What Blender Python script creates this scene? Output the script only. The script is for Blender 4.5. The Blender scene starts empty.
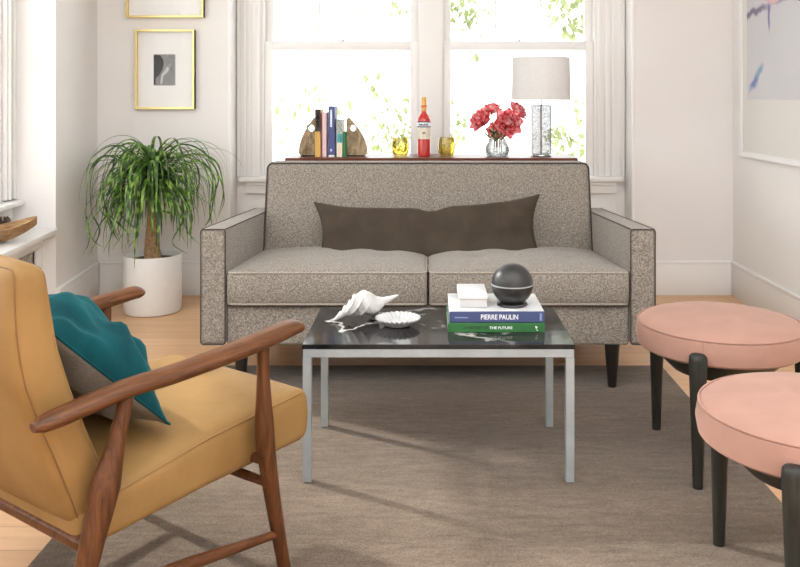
import bpy, bmesh, math, random
from mathutils import Vector, Matrix, noise
random.seed(7)
PI = math.pi
scene = bpy.context.scene
COL = scene.collection
def R(d): return math.radians(d)

# ------------------------------------------------------------------ materials
def newmat(name):
    m = bpy.data.materials.new(name); m.use_nodes = True
    nt = m.node_tree
    return m, nt, nt.nodes['Principled BSDF']
def setp(b, **k):
    names = {'col': 'Base Color', 'rough': 'Roughness', 'metal': 'Metallic', 'spec': 'Specular IOR Level', 'sheen': 'Sheen Weight',
             'trans': 'Transmission Weight', 'ior': 'IOR', 'coat': 'Coat Weight', 'sheenr': 'Sheen Roughness', 'sheent': 'Sheen Tint',
             'sss': 'Subsurface Weight'}
    for a, v in k.items():
        s = b.inputs[names[a]]
        if a in ('col', 'sheent') and len(v) == 3: v = (*v, 1)
        s.default_value = v
def coords(nt, scale=(1, 1, 1), rot=(0, 0, 0)):
    tc = nt.nodes.new('ShaderNodeTexCoord'); mp = nt.nodes.new('ShaderNodeMapping')
    mp.inputs['Scale'].default_value = scale; mp.inputs['Rotation'].default_value = rot
    nt.links.new(tc.outputs['Object'], mp.inputs['Vector'])
    return mp.outputs['Vector']
def noise_node(nt, vec, scale, detail=3, rough=.5, dist=0):
    n = nt.nodes.new('ShaderNodeTexNoise'); n.inputs['Scale'].default_value = scale
    n.inputs['Detail'].default_value = detail; n.inputs['Roughness'].default_value = rough
    n.inputs['Distortion'].default_value = dist
    nt.links.new(vec, n.inputs['Vector']); return n.outputs['Fac']
def ramp(nt, fac, stops):
    r = nt.nodes.new('ShaderNodeValToRGB'); e = r.color_ramp.elements
    while len(e) < len(stops): e.new(.5)
    for el, (p, c) in zip(e, stops):
        el.position = p; el.color = (*c, 1)
    nt.links.new(fac, r.inputs['Fac']); return r.outputs['Color']
def bump(nt, b, fac, strength, dist=.01):
    n = nt.nodes.new('ShaderNodeBump'); n.inputs['Strength'].default_value = strength; n.inputs['Distance'].default_value = dist
    nt.links.new(fac, n.inputs['Height']); nt.links.new(n.outputs['Normal'], b.inputs['Normal'])
def mix(nt, fac, a, b, mode='MIX'):
    n = nt.nodes.new('ShaderNodeMix'); n.data_type = 'RGBA'; n.blend_type = mode
    for s, v in ((n.inputs[0], fac), (n.inputs[6], a), (n.inputs[7], b)):
        if hasattr(v, 'is_linked'): nt.links.new(v, s)
        elif isinstance(v, (int, float)): s.default_value = v
        else: s.default_value = (*v, 1)
    return n.outputs[2]

def plain(name, col, rough=.5, var=.06, scale=12, bumps=0, bscale=60, **k):
    """solid colour with a slight natural variation"""
    m, nt, b = newmat(name); v = coords(nt)
    f = noise_node(nt, v, scale)
    lo = tuple(max(0, c*(1-var)) for c in col); hi = tuple(min(1, c*(1+var)) for c in col)
    nt.links.new(ramp(nt, f, [(.3, lo), (.7, hi)]), b.inputs['Base Color'])
    setp(b, rough=rough, **k)
    if bumps: bump(nt, b, noise_node(nt, v, bscale, 4), bumps, .004)
    return m
def wood(name, c0, c1, rough=.35, scale=(30, 30, 3), rot=(0, 0, 0), coat=0):
    m, nt, b = newmat(name); v = coords(nt, scale, rot)
    f = noise_node(nt, v, 1.0, 6, .62, 1.2)
    nt.links.new(ramp(nt, f, [(.3, c0), (.7, c1)]), b.inputs['Base Color'])
    setp(b, rough=rough, coat=coat, spec=.25); bump(nt, b, f, .08, .003)
    return m

WALL = plain('wall_paint', (.83, .812, .80), .7, .012, 3)
WALLR = plain('wall_paint_white', (.85, .84, .825), .7, .01, 3)
TRIM = plain('trim_paint', (.88, .875, .865), .45, .01, 3)
CEIL = plain('ceiling_paint', (.88, .87, .85), .8, .01, 3)

m, nt, b = newmat('oak_floor'); FLOOR = m
v = coords(nt)
br = nt.nodes.new('ShaderNodeTexBrick'); nt.links.new(v, br.inputs['Vector'])
br.inputs['Scale'].default_value = 1; br.inputs['Brick Width'].default_value = 1.7; br.inputs['Row Height'].default_value = .13
br.inputs['Mortar Size'].default_value = .0012; br.inputs['Color1'].default_value = (.2, .2, .2, 1); br.inputs['Color2'].default_value = (.8, .8, .8, 1)
br.inputs['Mortar'].default_value = (0, 0, 0, 1); br.offset = .37
g = noise_node(nt, coords(nt, (2.2, 26, 1)), 1, 5, .6, .8)
tone = ramp(nt, br.outputs['Color'], [(0, (.30, .165, .08)), (.15, (.68, .40, .21)), (1, (.77, .49, .27))])
grain = ramp(nt, g, [(.25, (.82, .78, .74)), (.7, (1, 1, 1))])
nt.links.new(mix(nt, 1.0, tone, grain, 'MULTIPLY'), b.inputs['Base Color']); setp(b, rough=.33, spec=.4)

m, nt, b = newmat('rug_pile'); RUG = m
v = coords(nt)
f1 = noise_node(nt, coords(nt, (9, 42, 1)), 1, 6, .7, .4)
f2 = noise_node(nt, v, 190, 3, .7)
f3 = noise_node(nt, coords(nt, (.9, 4.5, 1)), 1, 3, .5)
c1 = ramp(nt, f1, [(.28, (.125, .088, .060)), (.72, (.235, .175, .128))])
c2 = ramp(nt, f2, [(.3, (.55, .55, .55)), (.72, (1.3, 1.3, 1.3))])
c3 = ramp(nt, f3, [(.3, (.80, .79, .77)), (.7, (1.14, 1.14, 1.15))])
nt.links.new(mix(nt, 1.0, mix(nt, 1.0, c1, c2, 'MULTIPLY'), c3, 'MULTIPLY'), b.inputs['Base Color'])
setp(b, rough=.95, spec=.1, sheen=.15); bump(nt, b, f2, .7, .006)

m, nt, b = newmat('tweed_fabric'); TWEED = m
v = coords(nt)
f1 = noise_node(nt, v, 170, 2, .8)
f2 = noise_node(nt, coords(nt, (1, 1, 1), (.5, .3, .8)), 420, 2, .6)
c1 = ramp(nt, f1, [(.3, (.115, .095, .077)), (.5, (.26, .228, .192)), (.7, (.43, .39, .34))])
c2 = ramp(nt, f2, [(.3, (.75, .75, .75)), (.7, (1.2, 1.2, 1.2))])
nt.links.new(mix(nt, 1.0, c1, c2, 'MULTIPLY'), b.inputs['Base Color'])
setp(b, rough=.95, spec=.12, sheen=.2); bump(nt, b, f1, .5, .004)
PIPE = plain('piping_cord', (.06, .048, .04), .8)
PIPE2 = plain('piping_cord_pale', (.36, .315, .265), .9, .3, 200)

m, nt, b = newmat('mustard_leather'); LEATHER = m
v = coords(nt)
f = noise_node(nt, v, 5, 4, .55)
nt.links.new(ramp(nt, f, [(.25, (.215, .118, .038)), (.75, (.315, .185, .068))]), b.inputs['Base Color'])
setp(b, rough=.5, spec=.22); bump(nt, b, noise_node(nt, v, 38, 4), .12, .006)
LEATHER_SEAM = plain('leather_seam', (.17, .085, .025), .5)
WALNUT = wood('walnut_wood', (.045, .016, .006), (.150, .056, .020), .36, (5, 60, 60))
WALNUT_V = wood('walnut_wood_upright', (.045, .016, .006), (.145, .054, .019), .36, (60, 60, 5))
CONSOLE = wood('console_walnut', (.075, .022, .012), (.19, .065, .035), .35, (4, 60, 60))
DRIFT = wood('carved_wood', (.16, .075, .028), (.52, .32, .15), .5, (5, 14, 40))
DARKWOOD = wood('ebonised_wood', (.014, .014, .012), (.032, .032, .027), .38, (60, 60, 6))
BLACKLEG = plain('sofa_leg_black', (.014, .011, .010), .35)

def velvet(name, c, rim, w=.8, var=.12, sc=10):
    m, nt, b = newmat(name); v = coords(nt)
    f = noise_node(nt, v, sc, 3, .5, .6)
    nt.links.new(ramp(nt, f, [(.3, tuple(x*(1-var) for x in c)), (.7, tuple(min(1, x*(1+var)) for x in c))]), b.inputs['Base Color'])
    setp(b, rough=.85, spec=.15, sheen=w, sheent=rim, sheenr=.35); bump(nt, b, noise_node(nt, v, 400, 2), .25, .002)
    return m
TEAL = velvet('teal_velvet', (.001, .045, .054), (.08, .6, .65), .22, .3, 14)
PINK = velvet('pink_velvet', (.385, .220, .172), (1, .85, .78), .2, .06)
BROWNV = velvet('brown_velvet', (.060, .046, .034), (.6, .5, .4), .3, .15)
GREYF = plain('grey_linen', (.17, .155, .135), .9, .2, 250, .3, 300)

m, nt, b = newmat('black_marble'); MARBLE = m
v = coords(nt)
n = nt.nodes.new('ShaderNodeTexNoise'); n.inputs['Scale'].default_value = 1.9; n.inputs['Detail'].default_value = 6; n.inputs['Distortion'].default_value = .5
nt.links.new(v, n.inputs['Vector'])
vein = ramp(nt, n.outputs['Fac'], [(.488, (0, 0, 0)), (.5, (1, 1, 1)), (.512, (0, 0, 0))])
msk = ramp(nt, noise_node(nt, v, 3.5, 2), [(.36, (0, 0, 0)), (.50, (1, 1, 1))])
base = ramp(nt, noise_node(nt, v, 9, 5), [(.3, (.008, .008, .009)), (.75, (.04, .038, .038))])
nt.links.new(mix(nt, mix(nt, 1.0, vein, msk, 'MULTIPLY'), base, (.55, .53, .5)), b.inputs['Base Color'])
setp(b, rough=.09, spec=.3, ior=1.3)
m, nt, b = newmat('brushed_steel'); STEEL = m
f = noise_node(nt, coords(nt), 14, 3)
nt.links.new(ramp(nt, f, [(.3, (.36, .40, .42)), (.7, (.45, .49, .51))]), b.inputs['Base Color']); setp(b, rough=.45, metal=.45)
GOLD = plain('gold_metal', (.72, .57, .24), .3, .05, metal=.8)
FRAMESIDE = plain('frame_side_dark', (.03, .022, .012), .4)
CHROME = plain('chrome_metal', (.5, .5, .5), .12, .02, metal=1)
WHITE = plain('white_paper', (.62, .62, .62), .6, .01)
MATW = plain('mat_board_white', (.87, .875, .87), .6, .01)
CERAMIC = plain('white_ceramic', (.84, .83, .81), .35, .02)
SHELLW = plain('shell_white', (.50, .49, .48), .55, .04, 30, .2, 90)
SPHERE = plain('black_sphere_shell', (.022, .022, .023), .38, .15, 60, .15, 200)
SOIL = plain('potting_soil', (.05, .035, .025), 1, .3, 60, .8, 60)
BLUECOV = plain('blue_book_cover', (.045, .065, .17), .45, .05)
GREENCOV = plain('green_book_cover', (.025, .13, .035), .45, .05)
PAGES = plain('book_pages', (.78, .75, .68), .8, .08, 200)
INKW = plain('white_ink', (.85, .87, .9), .5, .01)
INKP = plain('pale_blue_ink', (.20, .26, .48), .5, .01)
INKD = plain('dark_green_ink', (.004, .025, .008), .5, .01)
BLACKV = plain('black_glaze', (.012, .012, .012), .2)

def clearglass(name, tint=(1, 1, 1), gl=.06, edge=None):
    m = bpy.data.materials.new(name); m.use_nodes = True; nt = m.node_tree; nt.nodes.clear()
    o = nt.nodes.new('ShaderNodeOutputMaterial'); t = nt.nodes.new('ShaderNodeBsdfTransparent'); g = nt.nodes.new('ShaderNodeBsdfGlossy')
    t.inputs['Color'].default_value = (*tint, 1); g.inputs['Roughness'].default_value = .02
    mx = nt.nodes.new('ShaderNodeMixShader'); lw = nt.nodes.new('ShaderNodeLayerWeight'); lw.inputs['Blend'].default_value = .5
    pw = nt.nodes.new('ShaderNodeMath'); pw.operation = 'POWER'; pw.inputs[1].default_value = 4
    ad = nt.nodes.new('ShaderNodeMath'); ad.operation = 'MULTIPLY_ADD'; ad.inputs[1].default_value = .6; ad.inputs[2].default_value = gl
    nt.links.new(lw.outputs['Facing'], pw.inputs[0]); nt.links.new(pw.outputs[0], ad.inputs[0]); nt.links.new(ad.outputs[0], mx.inputs['Fac']); nt.links.new(t.outputs[0], mx.inputs[1]); nt.links.new(g.outputs[0], mx.inputs[2])
    if edge:
        nz = noise_node(nt, coords(nt), 60, 2); cr_ = ramp(nt, nz, [(.45, tint), (.7, tuple(c*.8 for c in tint))])
        lf = nt.nodes.new('ShaderNodeMath'); lf.operation = 'POWER'; lf.inputs[1].default_value = 1.6; nt.links.new(lw.outputs['Facing'], lf.inputs[0])
        nt.links.new(mix(nt, lf.outputs[0], cr_, edge), t.inputs['Color'])
    nt.links.new(mx.outputs[0], o.inputs['Surface']); return m
PANE = clearglass('window_glass', (.98, .985, .98), .03)
PICGLASS = clearglass('picture_glass', (1, 1, 1), .008)
AMBER = clearglass('amber_glass', (.96, .90, .60), .07, (.50, .36, .05))
VGLASS = clearglass('clear_vase_glass', (.93, .94, .94), .12, (.12, .13, .13))
CRYSTAL = clearglass('crystal_block', (.50, .51, .52), .12, (.05, .055, .06))
BOTTLEG = plain('red_liqueur_bottle', (.52, .028, .025), .12, .1, 20, spec=.7)
CAPM = plain('gold_foil_cap', (.62, .33, .08), .35, .25, 60, metal=.3)

m, nt, b = newmat('lamp_shade_linen')
nt.links.new(ramp(nt, noise_node(nt, coords(nt, (200, 200, 60)), 1, 2), [(.3, (.70, .69, .68)), (.7, (.76, .75, .74))]), b.inputs['Base Color'])
setp(b, rough=.9)
tr = nt.nodes.new('ShaderNodeBsdfTranslucent'); tr.inputs['Color'].default_value = (.8, .79, .78, 1)
mx = nt.nodes.new('ShaderNodeMixShader'); mx.inputs['Fac'].default_value = .15
nt.links.new(b.outputs[0], mx.inputs[1]); nt.links.new(tr.outputs[0], mx.inputs[2]); nt.links.new(mx.outputs[0], nt.nodes['Material Output'].inputs['Surface'])
SHADE = m
def leafmat(name, stops, scale, trc, f=.35, rough=.35):
    m, nt, b = newmat(name)
    nt.links.new(ramp(nt, noise_node(nt, coords(nt), scale, 2), stops), b.inputs['Base Color']); setp(b, rough=rough)
    tr = nt.nodes.new('ShaderNodeBsdfTranslucent'); tr.inputs['Color'].default_value = (*trc, 1)
    mx = nt.nodes.new('ShaderNodeMixShader'); mx.inputs['Fac'].default_value = f
    nt.links.new(b.outputs[0], mx.inputs[1]); nt.links.new(tr.outputs[0], mx.inputs[2]); nt.links.new(mx.outputs[0], nt.nodes['Material Output'].inputs['Surface'])
    return m
LEAF = leafmat('palm_leaf', [(.36, (.008, .02, .006)), (.5, (.05, .12, .018)), (.62, (.28, .46, .09))], 22, (.14, .34, .03), .2)
TREELEAF = leafmat('tree_leaf', [(.3, (.20, .26, .09)), (.7, (.30, .34, .15))], 2, (.28, .34, .13), .5, .6)
BARK = plain('tree_bark', (.5, .48, .44), .9, .2)
PALMBARK = plain('palm_bark', (.33, .20, .10), .9, .35, 50, 1, 40)
PETAL = leafmat('peony_petal', [(.40, (.66, .035, .06)), (.48, (.92, .18, .21)), (.56, (1, .70, .70))], 45, (.9, .2, .22), .35, .6)
STAMEN = plain('peony_stamen', (.75, .35, .06), .7, .3, 200)
STEM = plain('flower_stem', (.12, .2, .05), .5, .3, 60)
LAWN = plain('pale_gravel', (.8, .8, .76), 1, .2)

# ------------------------------------------------------------------ helpers
MATS = {}
def rootmat(o): return MATS.get(o.name, Matrix.Identity(4))
def thing(name, label, cat, loc=(0, 0, 0), rotz=0, group=None, kind=None):
    o = bpy.data.objects.new(name, None); COL.objects.link(o)
    o.location = loc; o.rotation_euler = (0, 0, rotz); o.empty_display_size = .1
    MATS[o.name] = Matrix.Translation(Vector(loc)) @ Matrix.Rotation(rotz, 4, 'Z')
    if label: o['label'] = label
    if cat: o['category'] = cat
    if group: o['group'] = group
    if kind: o['kind'] = kind
    return o
def mesh_obj(name, me, m, parent=None):
    o = bpy.data.objects.new(name, me); COL.objects.link(o)
    for x in (m if isinstance(m, (list, tuple)) else [m]): me.materials.append(x)
    if parent: o.parent = parent
    return o
def obj(name, bm, m, parent=None, world=False, smooth=True, label=None, M=None):
    """M: matrix applied to the mesh; world: the mesh is in world coordinates, re-expressed in its root's frame"""
    if M is not None: bm.transform(M)
    if world and parent:
        r = parent
        while r.parent: r = r.parent
        bm.transform(rootmat(r).inverted())
    bmesh.ops.recalc_face_normals(bm, faces=bm.faces)
    me = bpy.data.meshes.new(name); bm.to_mesh(me); bm.free()
    if smooth:
        for p in me.polygons: p.use_smooth = True
        try: me.set_sharp_from_angle(angle=R(38))
        except Exception: pass
    o = mesh_obj(name, me, m, parent)
    if label: o['label'] = label
    return o
def single(name, bm, m, label, cat, origin=None, group=None, **k):
    """a thing that is one mesh, origin at its base; bm in world coordinates"""
    if origin is not None: bm.transform(Matrix.Translation(-Vector(origin)))
    o = obj(name, bm, m, **k)
    if origin is not None: o.location = origin
    o['label'] = label; o['category'] = cat
    if group: o['group'] = group
    return o
def struct(name, bm, m, **k):
    o = obj(name, bm, m, **k); o['kind'] = 'structure'; return o

def box(bm, x0, x1, y0, y1, z0, z1, bev=0, seg=2):
    M = Matrix.Translation(((x0+x1)/2, (y0+y1)/2, (z0+z1)/2)) @ Matrix.Diagonal((x1-x0, y1-y0, z1-z0, 1))
    t = bmesh.new(); bmesh.ops.create_cube(t, size=1, matrix=M)
    if bev: bmesh.ops.bevel(t, geom=t.edges[:], offset=bev, segments=seg, affect='EDGES', profile=.5)
    merge(bm, t); return bm
def merge(bm, t):
    me = bpy.data.meshes.new('tmp'); t.to_mesh(me); t.free(); bm.from_mesh(me); bpy.data.meshes.remove(me)
def B(*a, **k): return box(bmesh.new(), *a, **k)
def soft(sx, sy, sz, r, n=(10, 10, 4), fn=None):
    """rounded box centred on 0, half sizes sx, sy, sz, edge radius r; fn maps every point"""
    def samples(h, k):
        z = [-h, -h+.2*r, -h+.5*r, -h+r]
        w = [(-h+r)+(2*h-2*r)*i/k for i in range(1, k)]
        return z+w+[h-r, h-.5*r, h-.2*r, h]
    ax = [samples(sx, n[0]), samples(sy, n[1]), samples(sz, n[2])]; hs = (sx, sy, sz)
    bm = bmesh.new(); cache = {}
    def V(p):
        k = tuple(round(c, 6) for c in p)
        if k not in cache:
            q = Vector([max(-h+r, min(h-r, c)) for c, h in zip(p, hs)]); d = Vector(p)-q
            w = q+d.normalized()*r if d.length > 1e-9 else Vector(p)
            if fn: w = Vector(fn(w.x, w.y, w.z))
            cache[k] = bm.verts.new(w)
        return cache[k]
    for a in range(3):
        b_, c_ = (a+1) % 3, (a+2) % 3
        for s in (-1, 1):
            A, C = ax[b_], ax[c_]
            for i in range(len(A)-1):
                for j in range(len(C)-1):
                    vs = []
                    for u, w in ((i, j), (i+1, j), (i+1, j+1), (i, j+1)):
                        p = [0, 0, 0]; p[a] = s*hs[a]; p[b_] = A[u]; p[c_] = C[w]; vs.append(V(p))
                    try: bm.faces.new(vs)
                    except ValueError: pass
    return bm
def tube(pts, rad, n=12, sec=None, cap=True, bm=None, closed=False, up=None):
    """sweep a circle (or ellipse: rad = list of (a, b)) along pts"""
    bm = bm or bmesh.new(); pts = [Vector(p) for p in pts]; N = len(pts)
    if not isinstance(rad, (list, tuple)): rad = [rad]*N
    prev = None; rings = []
    for i, p in enumerate(pts):
        if closed: t = (pts[(i+1) % N]-pts[i-1]).normalized()
        else: t = (pts[min(i+1, N-1)]-pts[max(i-1, 0)]).normalized()
        if up is not None: nrm = (Vector(up)-t*t.dot(Vector(up))).normalized()
        elif prev is None:
            nrm = t.orthogonal().normalized()
        else: nrm = (prev-t*t.dot(prev)).normalized()
        prev = nrm; bn = t.cross(nrm)
        a, b_ = rad[i] if isinstance(rad[i], (list, tuple)) else (rad[i], rad[i])
        rings.append([bm.verts.new(p+nrm*a*math.cos(2*PI*k/n)+bn*b_*math.sin(2*PI*k/n)) for k in range(n)])
    for i in range(N if closed else N-1):
        A, C = rings[i], rings[(i+1) % N]
        for k in range(n): bm.faces.new((A[k], A[(k+1) % n], C[(k+1) % n], C[k]))
    if cap and not closed:
        bm.faces.new(rings[0][::-1]); bm.faces.new(rings[-1])
    return bm
def lathe(prof, n=40, c=(0, 0, 0), bm=None, mod=None):
    bm = bm or bmesh.new(); rings = []
    for r, z in prof:
        if r < 1e-6: rings.append([bm.verts.new((c[0], c[1], c[2]+z))]); continue
        rings.append([])
        for k in range(n):
            a = 2*PI*k/n; rr = r*(mod(a, z) if mod else 1)
            rings[-1].append(bm.verts.new((c[0]+rr*math.cos(a), c[1]+rr*math.sin(a), c[2]+z)))
    for A, C in zip(rings, rings[1:]):
        for k in range(n):
            k2 = (k+1) % n
            if len(A) == 1 and len(C) == 1: continue
            if len(A) == 1: bm.faces.new((A[0], C[k], C[k2]))
            elif len(C) == 1: bm.faces.new((A[k], A[k2], C[0]))
            else: bm.faces.new((A[k], A[k2], C[k2], C[k]))
    return bm
def catmull(pts, k=6):
    pts = [Vector(p) for p in pts]; out = []
    P = [pts[0]*2-pts[1]]+pts+[pts[-1]*2-pts[-2]]
    for i in range(1, len(P)-2):
        for j in range(k):
            t = j/k; a, b_, c, d = P[i-1:i+3]
            out.append(.5*((2*b_)+(c-a)*t+(2*a-5*b_+4*c-d)*t*t+(3*b_-a-3*c+d)*t**3))
    out.append(pts[-1]); return out
def interp(tab, x):
    if x <= tab[0][0]: return tab[0][1]
    for (a, p), (b_, q) in zip(tab, tab[1:]):
        if x <= b_: return p+(q-p)*(x-a)/(b_-a)
    return tab[-1][1]
def curve_mesh(cu):
    o = bpy.data.objects.new('tmp', cu); COL.objects.link(o)
    dg = bpy.context.evaluated_depsgraph_get()
    me = bpy.data.meshes.new_from_object(o.evaluated_get(dg)); bpy.data.objects.remove(o); bpy.data.curves.remove(cu)
    bm = bmesh.new(); bm.from_mesh(me); bpy.data.meshes.remove(me); return bm
def text_bm(s, size, ext=.0004, width=None):
    cu = bpy.data.curves.new('t', 'FONT'); cu.body = s; cu.size = size; cu.extrude = ext; cu.align_x = 'LEFT'; cu.offset = size*.012
    bm = curve_mesh(cu)
    if width:
        xs = [v.co.x for v in bm.verts]; k = width/(max(xs)-min(xs)); x0 = min(xs)
        for v in bm.verts: v.co.x = (v.co.x-x0)*k
    return bm
def shape_bm(splines, ext, bev=0):
    cu = bpy.data.curves.new('s', 'CURVE'); cu.dimensions = '2D'; cu.fill_mode = 'BOTH'; cu.extrude = ext; cu.bevel_depth = bev; cu.bevel_resolution = 3
    for pts in splines:
        sp = cu.splines.new('POLY'); sp.points.add(len(pts)-1); sp.use_cyclic_u = True
        for p, q in zip(sp.points, pts): p.co = (q[0], q[1], 0, 1)
    return curve_mesh(cu)
RX90 = Matrix.Rotation(PI/2, 4, 'X')
def rect_ring(c, a, b_, ha, hb, r, k=5):
    """rounded rectangle of points around c in directions a, b_"""
    c, a, b_ = Vector(c), Vector(a), Vector(b_); out = []
    for (sx, sy, a0) in ((1, 1, 0), (-1, 1, 90), (-1, -1, 180), (1, -1, 270)):
        for i in range(k+1):
            t = R(a0+90*i/k); out.append(c+a*(sx*(ha-r)+r*math.cos(t))+b_*(sy*(hb-r)+r*math.sin(t)))
        # straight side is closed by the next corner
    dense = []
    for i, p in enumerate(out):
        q = out[(i+1) % len(out)]; n = max(1, int((q-p).length/.05))
        dense += [p.lerp(q, j/n) for j in range(n)]
    return dense

# ------------------------------------------------------------------ camera
cam = bpy.data.cameras.new('camera'); co = bpy.data.objects.new('camera', cam); COL.objects.link(co)
co.location = (0, 0, 1.226); co.rotation_euler = (PI/2, 0, 0)
cam.sensor_fit = 'HORIZONTAL'; cam.sensor_width = 36; cam.lens = 860/800*36
cam.shift_x = -28/800; cam.shift_y = -183.5/800; cam.clip_start = .05
scene.camera = co

# ------------------------------------------------------------------ room
H = 2.75; YB = 5.41; YW = 5.60
struct('floor', B(-2.7, 2.05, -1.2, 5.85, -.05, 0), FLOOR, smooth=False)
struct('ceiling', B(-2.75, 2.1, 2.3, 5.85, H, H+.1), CEIL, smooth=False)
struct('wall_back_left', B(-2.5, -1.245, YB, YW+.2, 0, H), WALL, smooth=False)
struct('wall_back_right', B(1.283, 1.99, YB, YW+.2, 0, H), WALL, smooth=False)
struct('wall_right', B(1.92, 2.05, -1.2, YB, 0, H), WALLR, smooth=False)
struct('wall_front', B(-1.9, 2.05, -1.35, -1.2, 0, H), WALL, smooth=False)
ZS, ZT = .71, 2.42
w = bmesh.new()
box(w, -1.245, 1.283, YW, YW+.2, 0, ZS); box(w, -1.245, 1.283, YW, YW+.2, ZT+.03, H)
box(w, -1.245, -1.09, YW, YW+.2, ZS, ZT+.03); box(w, -.045, .075, YW, YW+.2, ZS, ZT+.03); box(w, 1.10, 1.283, YW, YW+.2, ZS, ZT+.03)
struct('wall_back', w, TRIM, smooth=False)
# casings and mullion trim around the two back windows
def fluted(x0, x1, y, z0, z1):
    bm = bmesh.new(); box(bm, x0, x1, y-.016, y, z0, z1, .002)
    w = x1-x0
    for a, b_ in ((.03, .16), (.27, .42), (.50, .62), (.84, .97)):
        box(bm, x0+a*w, x0+b_*w, y-.028, y-.014, z0, z1, .004)
    return bm
struct('trim_1', fluted(-1.243, -1.085, YW, .73, H), TRIM)
struct('trim_2', fluted(1.097, 1.281, YW, .73, H), TRIM)
struct('trim_3', B(-.058, .09, YW-.02, YW, .73, H, bev=.003), TRIM)
t = bmesh.new()
box(t, -1.215, 1.255, YW-.075, YW, .70, .73, .006); box(t, -1.18, 1.22, YW-.03, YW, .62, .70, .004); box(t, -1.17, 1.21, YW-.045, YW, .672, .70, .006)
struct('trim_4', t, TRIM)
t = bmesh.new()
for a, b_ in ((-1.20, -.62), (-.55, .04), (.11, .68), (.75, 1.22)):
    box(t, a, b_, YW-.012, YW, .30, .58, .004); box(t, a+.04, b_-.04, YW-.02, YW-.01, .34, .54, .004)
struct('trim_5', t, TRIM)
# rounded corner beads on the window recess
struct('trim_6', B(-1.262, -1.243, YB-.004, YB+.19, 0, H, bev=.003), TRIM)
struct('trim_7', B(1.281, 1.300, YB-.004, YB+.19, 0, H, bev=.003), TRIM)
def baseboard(name, x0, x1, y, m=TRIM):
    bm = bmesh.new(); box(bm, x0, x1, y-.014, y, 0, .20, .002); box(bm, x0, x1, y-.020, y, .196, .216, .004); struct(name, bm, m)
baseboard('baseboard_back_left', -2.06, -1.265, YB); baseboard('baseboard_back_right', 1.302, 1.905, YB); baseboard('baseboard_window', -1.24, 1.28, YW)
bb = bmesh.new(); box(bb, 1.906, 1.92, -1.2, YB, 0, .20, .002); box(bb, 1.898, 1.92, -1.2, YB, .196, .216, .004)
struct('baseboard_right', bb, TRIM)

# left wall: rotated frame, x = along the wall towards the camera, y = into the room
LW = Matrix(((.104, .9946, 0, -2.08), (-.9946, .104, 0, YB), (0, 0, 1, 0), (0, 0, 0, 1)))
UE = 4.9
w = bmesh.new()
box(w, -.1, .80, -.42, 0, 0, H); box(w, UE, 6.65, -.42, 0, 0, H)
struct('wall_left', w, WALL, smooth=False, M=LW)
w = bmesh.new(); UW = [(.90, 2.75), (2.95, 4.78)]
box(w, .79, UE, -.42, -.24, 0, .70); box(w, .79, UE, -.42, -.24, 2.45, H)
box(w, .79, .90, -.42, -.24, .70, 2.45); box(w, 2.75, 2.95, -.42, -.24, .70, 2.45); box(w, 4.78, UE, -.42, -.24, .70, 2.45)
struct('wall_left_window', w, TRIM, smooth=False, M=LW)
bb = bmesh.new(); box(bb, .015, .80, 0, .014, 0, .20, .002); box(bb, .015, .80, 0, .02, .196, .216, .004)
struct('baseboard_left', bb, TRIM, M=LW)
t = bmesh.new(); box(t, .79, .90, -.24, -.215, .70, H, .003); box(t, .80, .825, -.215, -.20, .70, H, .004); box(t, .86, .885, -.215, -.20, .70, H, .004)
struct('trim_8', t, TRIM, M=LW)
t = bmesh.new(); box(t, .80, UE-.02, -.24, -.155, .668, .694, .008); box(t, .82, UE-.03, -.24, -.215, .60, .668, .004)
struct('trim_9', t, TRIM, M=LW)
# radiator cabinet under the left windows: a thing with its own ledge
cab = thing('radiator_cabinet', 'white built-in radiator cabinet under the left window, wooden bowl on its ledge', 'cabinet', (-2.08, YB, 0), 0)
cab['kind'] = 'structure'
def cabp(name, bm, m, **k): return obj(name, bm, m, cab, world=True, M=LW, **k)
cabp('ledge', B(.802, UE-.005, -.238, .012, .508, .538, bev=.006), TRIM)
f = bmesh.new(); box(f, .79, UE-.01, -.085, -.065, .44, .505, .002); box(f, .79, UE-.01, -.085, -.065, 0.0, .09, .002)
for a in (.79, 1.55, 2.35, 3.15, 3.95, 4.79): box(f, a, a+.09, -.085, -.065, .09, .44, .002)
cabp('face_frame', f, TRIM)
f = bmesh.new()
for (a, b_) in ((.89, 1.54), (1.65, 2.34), (2.45, 3.14), (3.25, 3.94), (4.05, 4.78)):
    n = int((b_-a)/.03)
    for i in range(n): box(f, a+i*(b_-a)/n, a+i*(b_-a)/n+.009, -.098, -.09, .09, .44)
    for j in range(11): box(f, a, b_, -.1, -.094, .10+j*.031, .109+j*.031)
cabp('grille', f, plain('grille_metal', (.50, .47, .42), .6))
cabp('inner_box', B(.79, UE-.01, -.235, -.225, .0, .50), plain('cabinet_shadow_interior', (.25, .24, .22), .8))

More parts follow.
